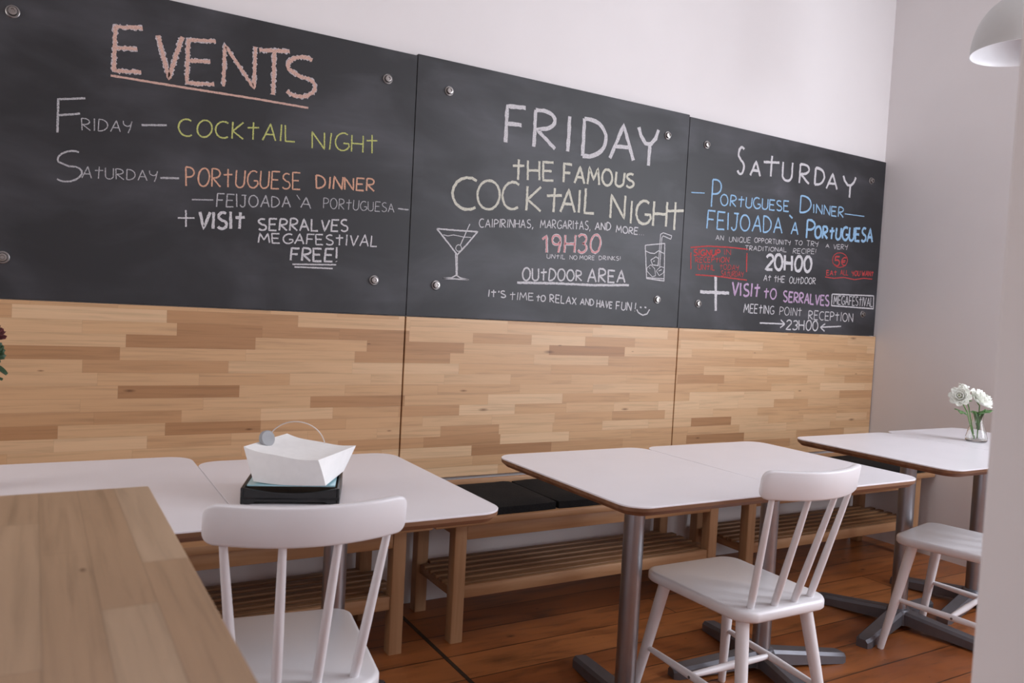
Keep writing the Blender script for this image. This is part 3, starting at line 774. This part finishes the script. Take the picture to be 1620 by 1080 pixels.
# ------------------------------------------------------------------ white pedestal tables
def make_table(x0, x1, yb, yf, px, py, rot, label, r=0.062):
    root = thing('pedestal_table', label, 'table', (px, py, 0), 0, 'white pedestal tables')
    top = 0.720
    base = [(x - px, y - py) for x, y in round_rect(x0, x1, yf, yb, r, 10)]
    bm = bmesh.new()
    loft(bm, [[(x, y, top - 0.004) for x, y in base], [(x, y, top - 0.0008) for x, y in base], [(x, y, top) for x, y in inset_loop(base, 0.0010)]])
    obj('tabletop', bm, M['laminate'], root, angle=30)
    bm = bmesh.new()
    loft(bm, [[(x, y, top - 0.026) for x, y in inset_loop(base, 0.016)], [(x, y, top - 0.022) for x, y in inset_loop(base, 0.0115)],
              [(x, y, top - 0.0135) for x, y in inset_loop(base, 0.0012)], [(x, y, top - 0.004) for x, y in base]])
    obj('edge_band', bm, M['ply_edge'], root, angle=30, label='brown plywood edge under the white surface')
    bm = bmesh.new(); box(bm, -0.12, 0.12, -0.12, 0.12, top - 0.034, top - 0.0262, 0.002); obj('mounting_plate', bm, M['base_metal'], root)
    bm = bmesh.new()
    lathe(bm, [(0.0, 0.055), (0.030, 0.055), (0.030, top - 0.034), (0.0, top - 0.034)], seg=36)
    obj('pole', bm, M['steel'], root, label='grey tubular steel pole')
    bm = bmesh.new()
    lathe(bm, [(0.0, 0.016), (0.046, 0.016), (0.046, 0.060), (0.040, 0.072), (0.033, 0.076), (0.0, 0.076)], seg=32)
    obj('hub', bm, M['base_metal'], root)
    for k in range(4):
        a = math.radians(rot + 90 * k)
        ca, sa = math.cos(a), math.sin(a)
        bm = bmesh.new()
        secs = []
        for (d, hw, z0, z1) in ((0.035, 0.031, 0.020, 0.070), (0.15, 0.030, 0.012, 0.056), (0.27, 0.029, 0.004, 0.042), (0.318, 0.028, 0.0, 0.036), (0.336, 0.020, 0.0, 0.030)):
            prof = [(-hw, z0), (hw, z0), (hw, z1 - 0.010), (hw - 0.009, z1), (-hw + 0.009, z1), (-hw, z1 - 0.010)]
            secs.append([(d * ca - s * sa, d * sa + s * ca, z) for s, z in prof])
        loft(bm, secs)
        obj('foot', bm, M['base_metal'], root, angle=25)
    return root
make_table(-0.222, 0.3434, -0.505, -1.232, 0.06, -0.87, 12, 'white pedestal table at the far left, half hidden by the wooden counter')
make_table(0.3446, 0.8967, -0.590, -1.304, 0.655, -0.847, 45, 'white pedestal table carrying the napkin holder')
make_table(1.1892, 1.7632, -0.7104, -1.384, 1.482, -1.040, -12, 'white pedestal table in the middle whose front corner hangs over its steel pole')
make_table(1.7656, 2.3177, -0.7141, -1.388, 2.105, -0.990, -13, 'white pedestal table behind the curved back of the spindle chair')
make_table(2.5499, 3.1532, -0.6833, -1.345, 2.925, -0.947, 13.5, 'white pedestal table in front of the corner bench, next to the flower table')
make_table(3.1556, 3.72, -0.665, -1.32, 3.455, -0.940, 12, 'white pedestal table with the vase of white flowers')

# ------------------------------------------------------------------ white spindle chairs
def make_chair(loc, rz, label):
    root = thing('spindle_chair', label, 'chair', loc, rz, 'white spindle back chairs')
    zt, th = 0.422, 0.030
    # seat: rounded square, front edge straight, back edge gently bowed
    base = []
    for x, y in round_rect(-0.174, 0.174, -0.198, 0.200, 0.052, 9):
        if y < 0: y -= 0.016 * (1 - (x / 0.174) ** 2) * (-y / 0.198)
        x *= 1 + 0.03 * (y / 0.19)
        base.append((x, y))
    bm = bmesh.new()
    loft(bm, [[(x, y, zt - th) for x, y in inset_loop(base, 0.006)], [(x, y, zt - th + 0.006) for x, y in base], [(x, y, zt - 0.008) for x, y in base],
              [(x, y, zt - 0.002) for x, y in inset_loop(base, 0.003)], [(x, y, zt) for x, y in inset_loop(base, 0.010)]])
    obj('seat', bm, M['white_paint'], root, angle=50)
    # legs
    tops = [(-0.132, 0.142), (0.132, 0.142), (-0.120, -0.150), (0.120, -0.150)]
    feet = [(-0.190, 0.207), (0.190, 0.207), (-0.172, -0.220), (0.172, -0.220)]
    def at(i, z):
        s = 1 - z / (zt - th)
        return (tops[i][0] + (feet[i][0] - tops[i][0]) * s, tops[i][1] + (feet[i][1] - tops[i][1]) * s, z)
    for i in range(4):
        bm = bmesh.new()
        zs = [0.0, 0.006, 0.10, 0.22, 0.34, zt - th + 0.004]
        tube(bm, [at(i, z) for z in zs], [0.0105, 0.012, 0.0140, 0.0165, 0.0180, 0.0180], 20)
        obj('leg', bm, M['white_paint'], root, angle=50)
    for a, b in ((0, 2), (1, 3)):
        p, q = Vector(at(a, 0.188)), Vector(at(b, 0.168))
        bm = bmesh.new()
        tube(bm, [p, p.lerp(q, 0.15), p.lerp(q, 0.5), p.lerp(q, 0.85), q], [0.0075, 0.009, 0.0115, 0.009, 0.0075], 16)
        sd = obj('side_stretcher', bm, M['white_paint'], root, angle=50)
        s = -1 if a == 0 else 1
        c = p.lerp(q, 0.52)
        bm = bmesh.new(); tube(bm, [c + Vector((s * 0.009, 0, 0)), c + Vector((s * 0.0125, 0, 0))], 0.0042, 12)
        obj('screw', bm, M['bolt_dark'], sd)
    p = (Vector(at(0, 0.188)) + Vector(at(2, 0.168))) * 0.5; q = Vector((-p.x, p.y, p.z))
    bm = bmesh.new(); tube(bm, [p, p.lerp(q, 0.12), p.lerp(q, 0.5), p.lerp(q, 0.88), q], [0.0075, 0.009, 0.0115, 0.009, 0.0075], 16)
    obj('cross_stretcher', bm, M['white_paint'], root, angle=50)
    # back: curved crest rail on four spindles
    z0c, z1c, hw, t2 = 0.727, 0.803, 0.181, 0.0105
    def yc(x): return -0.2835 + 0.053 * (x / hw) ** 2
    bm = bmesh.new()
    secs = []
    n = 36
    for k in range(n + 1):
        x = -hw * math.cos(math.pi * k / n)
        rr = 0.020
        dx = max(0, abs(x) - (hw - rr)) / rr
        drop = rr * (1 - math.sqrt(max(0.0, 1 - dx * dx)))
        e = abs(x) / hw
        zb, zt2 = z0c + drop + 0.003 * e * e, z1c - drop + 0.002 * e * e
        nx, ny = (-(0.053 * 2 * x / hw ** 2), 1.0)
        l = math.hypot(nx, ny); nx /= l; ny /= l
        ring = []
        for hz, cy in ((0, -1), (0.86, -1), (0.96, -0.8), (1, -0.5), (1, 0.5), (0.96, 0.8), (0.86, 1), (0, 1), (-0.86, 1), (-0.96, 0.8), (-1, 0.5), (-1, -0.5), (-0.96, -0.8), (-0.86, -1)):
            z = (zb + zt2) / 2 + hz * (zt2 - zb) / 2
            tt = t2 * (1 - 0.35 * dx ** 4)
            ring.append((x + nx * cy * tt, yc(x) + ny * cy * tt - (z - z0c) * 0.16, z))
        secs.append(ring)
    loft(bm, secs)
    obj('crest_rail', bm, M['white_paint'], root, angle=40)
    for xb, xt in ((-0.114, -0.149), (-0.038, -0.050), (0.038, 0.050), (0.114, 0.149)):
        yb = -0.180 + 0.012 * (xb / 0.114) ** 2
        p, q = Vector((xb, yb, zt - 0.004)), Vector((xt, yc(xt), z0c + 0.012))
        bm = bmesh.new(); tube(bm, [p, p.lerp(q, 0.12), p.lerp(q, 0.4), p.lerp(q, 0.75), q], [0.0095, 0.0102, 0.0098, 0.0085, 0.0072], 16)
        obj('spindle', bm, M['white_paint'], root, angle=50)
    return root
R = math.radians
make_chair((0.452, -1.145, 0), R(-7), 'white spindle chair with its back to us, beside the wooden counter')
make_chair((1.722, -1.211, 0), R(-0.5), 'white spindle chair seen whole, pushed in at the pair of middle tables')
make_chair((2.886, -1.222, 0), R(12), 'white chair whose backrest is cut off by the wall edge at the right')

# ------------------------------------------------------------------ wooden counter in the foreground
root = thing('counter', 'butcher block counter jutting in at the lower left', 'counter', (0.126, -1.618, 0), R(0.8))
bm = bmesh.new(); box(bm, -1.05, 0.0, -1.02, 0.0, 0.868, 0.900, 0.0025, 2); obj('worktop', bm, M['counter_wood'], root)
bm = bmesh.new(); box(bm, -1.03, -0.05, -1.00, -0.04, 0.06, 0.868, 0.002, 1); obj('cabinet_body', bm, M['white_paint'], root, smooth=False)
bm = bmesh.new(); box(bm, -1.02, -0.09, -0.96, -0.08, 0.0, 0.06); obj('plinth', bm, M['black_plastic'], root, smooth=False)

# ------------------------------------------------------------------ napkin holder and napkins
root = thing('napkin_holder', 'black napkin holder with a weighted wire arm on the white table', 'napkin holder', (0.497, -1.010, 0.7200), R(-20))
bm = bmesh.new()
box(bm, -0.105, 0.105, -0.098, 0.098, 0.010, 0.016, 0.001, 1)
box(bm, -0.105, -0.098, -0.098, 0.098, 0.0, 0.036, 0.0015, 1); box(bm, 0.098, 0.105, -0.098, 0.098, 0.0, 0.036, 0.0015, 1)
box(bm, -0.098, 0.098, 0.091, 0.098, 0.0, 0.030, 0.0015, 1)
# front wall with a sagging top edge and an arched cut-out at its foot
cols = 16
fr, bk = [], []
for yy, lst in ((-0.098, fr), (-0.091, bk)):
    for k in range(cols + 1):
        x = -0.098 + 0.196 * k / cols
        e = abs(x) / 0.098
        zt_ = 0.036 - 0.011 * (1 - e ** 2); zb_ = 0.0 if e > 0.78 else 0.006
        lst.append((bm.verts.new((x, yy, zb_)), bm.verts.new((x, yy, zt_))))
for k in range(cols):
    for lst in (fr, bk): bm.faces.new((lst[k][0], lst[k + 1][0], lst[k + 1][1], lst[k][1]))
    bm.faces.new((fr[k][1], fr[k + 1][1], bk[k + 1][1], bk[k][1])); bm.faces.new((fr[k][0], fr[k + 1][0], bk[k + 1][0], bk[k][0]))
obj('tray', bm, M['black_plastic'], root, smooth=False)
bm = bmesh.new()
vs = box(bm, -0.094, 0.094, -0.081, 0.094, 0.0362, 0.0392)
obj('liner', bm, M['teal'], root, smooth=False, label='pale blue sheet under the napkins')
bm = bmesh.new()
pts = []
for k in range(25):
    t = k / 24
    a = math.pi * t
    pts.append((0.062 - 0.064 * (1 - math.cos(a)) * 1.0 + 0.0, 0.070 - 0.055 * t, 0.094 + 0.058 * math.sin(a) + 0.018 * t))
pts = [(0.066, 0.0965, 0.020), (0.066, 0.096, 0.06)] + pts
tube(bm, pts, 0.0013, 8)
arm = obj('wire_arm', bm, M['wire'], root)
bm = bmesh.new()
lathe(bm, [(0.0, -0.006), (0.0165, -0.006), (0.0185, -0.004), (0.0185, 0.003), (0.0165, 0.0055), (0.006, 0.0055), (0.0, 0.0048)], seg=32)
dd = obj('weight_disc', bm, M['disc'], root, label='round grey metal weight')
dd.location = (-0.0655, 0.004, 0.1265); dd.rotation_euler = (R(74), R(8), R(38))

bm = bmesh.new()
bmesh.ops.create_cube(bm, size=1.0)
bmesh.ops.subdivide_edges(bm, edges=bm.edges[:], cuts=15, use_grid_fill=True)
for v in bm.verts:
    u, s, t = v.co.x * 2, v.co.y * 2, v.co.z + 0.5
    flare = 0.90 + 0.12 * t
    sag = 0.010 * (1 - u * u) * (1 - 0.3 * s * s)
    z = t * (0.073 + 0.007 * (-u) * 0.9 + 0.002 * s - sag) + 0.0012 * math.sin(5 * u + 2) * t * (0.3 + 0.7 * abs(s))
    z += 0.004 * u * u * (1 - t)
    px, py = u * 0.090 * flare * (1 - 0.012 * (1 - t)), s * 0.088 * flare + 0.002 * math.sin(3 * u)
    tw = R((0.5 - t) * 13)
    v.co = Vector((px * math.cos(tw) - py * math.sin(tw), px * math.sin(tw) + py * math.cos(tw), z))
o = obj('napkin_stack', bm, M['napkin'], angle=40)
o.location = (0.507, -1.020, 0.7594); o.rotation_euler = (0, 0, R(-39))
tag(o, 'thick stack of white paper napkins lying in the black holder', 'napkins')

# ------------------------------------------------------------------ vase with white flowers
VX, VY, VZ = 3.343, -0.967, 0.720
bm = bmesh.new()
lathe(bm, [(0.0, 0.0), (0.036, 0.0), (0.041, 0.004), (0.041, 0.018), (0.034, 0.045), (0.024, 0.075), (0.0205, 0.095), (0.022, 0.113),
           (0.0205, 0.113), (0.019, 0.095), (0.0222, 0.075), (0.032, 0.045), (0.0385, 0.018), (0.037, 0.007), (0.0, 0.006)], seg=40)
o = obj('glass_vase', bm, M['glass'], angle=60)
o.location = (VX, VY, VZ + 0.0004)
tag(o, 'small clear glass flared vase on the table by the right wall', 'vase')

def petal(bm, base, direction, up, length, width, cup, mat=0):
    d = Vector(direction).normalized(); upv = Vector(up).normalized()
    s = d.cross(upv).normalized(); nn = s.cross(d).normalized()
    rows = 6; colsn = 4; grid = []
    for i in range(rows + 1):
        t = i / rows
        wv = width * math.sin(math.pi * (0.12 + 0.80 * t)) ** 0.7
        row = []
        for j in range(colsn + 1):
            q = j / colsn * 2 - 1
            p = Vector(base) + d * (length * t) + s * (q * wv / 2) + nn * (cup * (t * t) + 0.25 * width * q * q * 0.6)
            row.append(bm.verts.new(p))
        grid.append(row)
    for i in range(rows):
        for j in range(colsn):
            f = bm.faces.new((grid[i][j], grid[i][j + 1], grid[i + 1][j + 1], grid[i + 1][j])); f.material_index = mat

def flower(label, bloom_c, axis, rad, foot, leaves=(), full=True, mats=None, stem='stem', leafm='leaf', name='white_flower', group='white flowers in the vase'):
    """Stem from the vase, a bloom of layered petals round its axis and leaves on the stem."""
    mats = mats or [M['petal'], M['petal_core']]
    f = Vector(foot); c = Vector(bloom_c); ax = Vector(axis).normalized()
    root = thing(name, label, 'flower', tuple(f), 0, group)
    rel = c - f
    bm = bmesh.new()
    mid = rel * 0.5 + Vector((0, 0, rel.length * 0.10))
    tube(bm, [Vector((0, 0, 0)), rel * 0.3 + Vector((0, 0, 0.01)), mid, rel * 0.8 + Vector((0, 0, 0.006)), rel - ax * rad * 0.35], 0.0024, 8)
    obj('stem', bm, M[stem], root)
    ref = Vector((0, 0, 1)) if abs(ax.z) < 0.9 else Vector((1, 0, 0))
    e1 = ax.cross(ref).normalized(); e2 = ax.cross(e1)
    bm = bmesh.new()
    rg = random.Random(sum(map(ord, label)))
    layers = [(8, 1.0, 0.15, 0.62), (8, 0.86, 0.5, 0.58), (7, 0.68, 0.95, 0.5), (6, 0.48, 1.5, 0.42), (4, 0.28, 2.4, 0.34)] if full else [(6, 1.0, 0.5, 0.7), (5, 0.75, 1.2, 0.6), (4, 0.45, 2.2, 0.5)]
    for li, (n, sc, lift, wd) in enumerate(layers):
        for k in range(n):
            a = 2 * math.pi * (k + 0.37 * li + rg.uniform(-0.08, 0.08)) / n
            out = e1 * math.cos(a) + e2 * math.sin(a)
            d = out + ax * lift * (0.9 + 0.2 * rg.random())
            ln = rad * sc * 1.12
            petal(bm, rel - ax * rad * 0.30 + ax * rad * 0.06 * li, d, ax, ln, rad * wd * 1.35, rad * 0.25 * rg.uniform(0.6, 1.2), 1 if (full and li == len(layers) - 1) else 0)
    b = obj('bloom', bm, mats, root, angle=180)
    sm = b.modifiers.new('thickness', 'SOLIDIFY'); sm.thickness = 0.0012
    for (frac, d, ln, wd) in leaves:
        bm = bmesh.new()
        petal(bm, rel * frac, d, (0, 0, 1), ln, wd, -ln * 0.18)
        lf = obj('leaf', bm, M[leafm], root, angle=180)
        sm = lf.modifiers.new('thickness', 'SOLIDIFY'); sm.thickness = 0.001
    return root
flower('large open white flower on the right side of the glass vase', (VX - 0.012, VY - 0.01, VZ + 0.178), (0.05, -0.62, 0.75), 0.050, (VX + 0.006, VY, VZ + 0.012),
       [(0.62, (0.75, -0.35, 0.32), 0.075, 0.036), (0.60, (-0.1, -0.8, 0.45), 0.05, 0.03), (0.56, (0.35, 0.6, 0.3), 0.06, 0.032), (0.5, (0.1, -0.3, 0.9), 0.05, 0.02), (0.24, (0.12, -0.1, 1), 0.085, 0.026), (0.22, (-0.15, 0.05, 1), 0.08, 0.024)])
flower('white flower drooping to the left of the glass vase', (VX - 0.128, VY + 0.008, VZ + 0.190), (-0.80, -0.35, 0.25), 0.040, (VX - 0.010, VY + 0.004, VZ + 0.012),
       [(0.62, (-0.85, -0.3, 0.15), 0.075, 0.036), (0.55, (-0.5, 0.5, 0.5), 0.05, 0.028), (0.9, (0.3, -0.6, -0.2), 0.03, 0.016)])
flower('small white bud standing highest in the glass vase', (VX - 0.090, VY + 0.020, VZ + 0.222), (0.25, -0.2, 0.95), 0.026, (VX, VY + 0.008, VZ + 0.012),
       [(0.72, (-0.4, -0.6, 0.3), 0.042, 0.022), (0.86, (0.5, -0.5, 0.1), 0.03, 0.014)], full=False)

# ------------------------------------------------------------------ flowers at the left edge, mostly outside the picture
PX, PY, PZ = -0.165, -0.750, 0.720
bm = bmesh.new()
lathe(bm, [(0.0, 0.0), (0.030, 0.0), (0.036, 0.02), (0.034, 0.09), (0.022, 0.13), (0.024, 0.15), (0.020, 0.15), (0.019, 0.13), (0.030, 0.09), (0.031, 0.02), (0.0, 0.006)], seg=32)
o = obj('ceramic_vase', bm, M['terracotta'], angle=60); o.location = (PX, PY, PZ + 0.0004)
tag(o, 'small grey vase on the far left table, just outside the left edge', 'vase')
flower('dark red flower tip poking in at the left edge of the picture', (PX + 0.050, PY, PZ + 0.340), (0.35, -0.5, 0.8), 0.034, (PX, PY, PZ + 0.012), [(0.7, (0.8, -0.4, 0.1), 0.05, 0.025)], mats=[M['red_petal'], M['yellow_petal']], leafm='dark_leaf', name='red_flower', group='dark flowers at the left edge')
flower('dark flower with green leaves poking in lowest at the left edge of the picture', (PX + 0.058, PY - 0.01, PZ + 0.303), (0.6, -0.5, 0.4), 0.030, (PX + 0.006, PY, PZ + 0.012), [(0.9, (0.8, -0.4, -0.35), 0.045, 0.026), (0.8, (0.3, 0.6, 0.3), 0.05, 0.024)], mats=[M['dark_leaf'], M['red_petal']], leafm='dark_leaf', name='red_flower', group='dark flowers at the left edge')

# ------------------------------------------------------------------ pendant lamp
LX, LY, LZ = 3.300, -1.047, 2.291
root = thing('pendant_lamp', 'white dome pendant lamp hanging at the top right', 'lamp', (LX, LY, LZ))
bm = bmesh.new()
RR, HH = 0.176, 0.225
prof = [(RR * math.cos(R(a)) ** 0.92 if a < 90 else 0.0, HH * math.sin(R(a))) for a in range(0, 84, 6)] + [(0.022, HH * 1.0)]
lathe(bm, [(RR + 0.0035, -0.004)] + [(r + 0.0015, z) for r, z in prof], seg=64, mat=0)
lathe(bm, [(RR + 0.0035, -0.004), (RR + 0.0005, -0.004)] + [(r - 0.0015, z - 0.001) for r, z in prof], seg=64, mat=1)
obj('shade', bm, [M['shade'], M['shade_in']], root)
bm = bmesh.new(); lathe(bm, [(0.0, HH - 0.01), (0.024, HH - 0.01), (0.024, HH + 0.035), (0.012, HH + 0.05), (0.0, HH + 0.05)], seg=28); obj('cap', bm, M['shade'], root)
bm = bmesh.new(); tube(bm, [(0, 0, HH + 0.04), (0, 0, H - LZ - 0.02)], 0.003, 10); obj('cord', bm, M['black_plastic'], root)
bm = bmesh.new(); lathe(bm, [(0.0, 0.0), (0.045, 0.0), (0.05, -0.01), (0.03, -0.025), (0.0, -0.025)], center=(0, 0, H - LZ), seg=28); obj('ceiling_rose', bm, M['shade'], root)
bm = bmesh.new(); lathe(bm, [(0.0, 0.075), (0.018, 0.08), (0.030, 0.105), (0.028, 0.13), (0.015, 0.155), (0.013, HH - 0.012), (0.0, HH - 0.012)], seg=24); obj('bulb', bm, M['shade_in'], root)
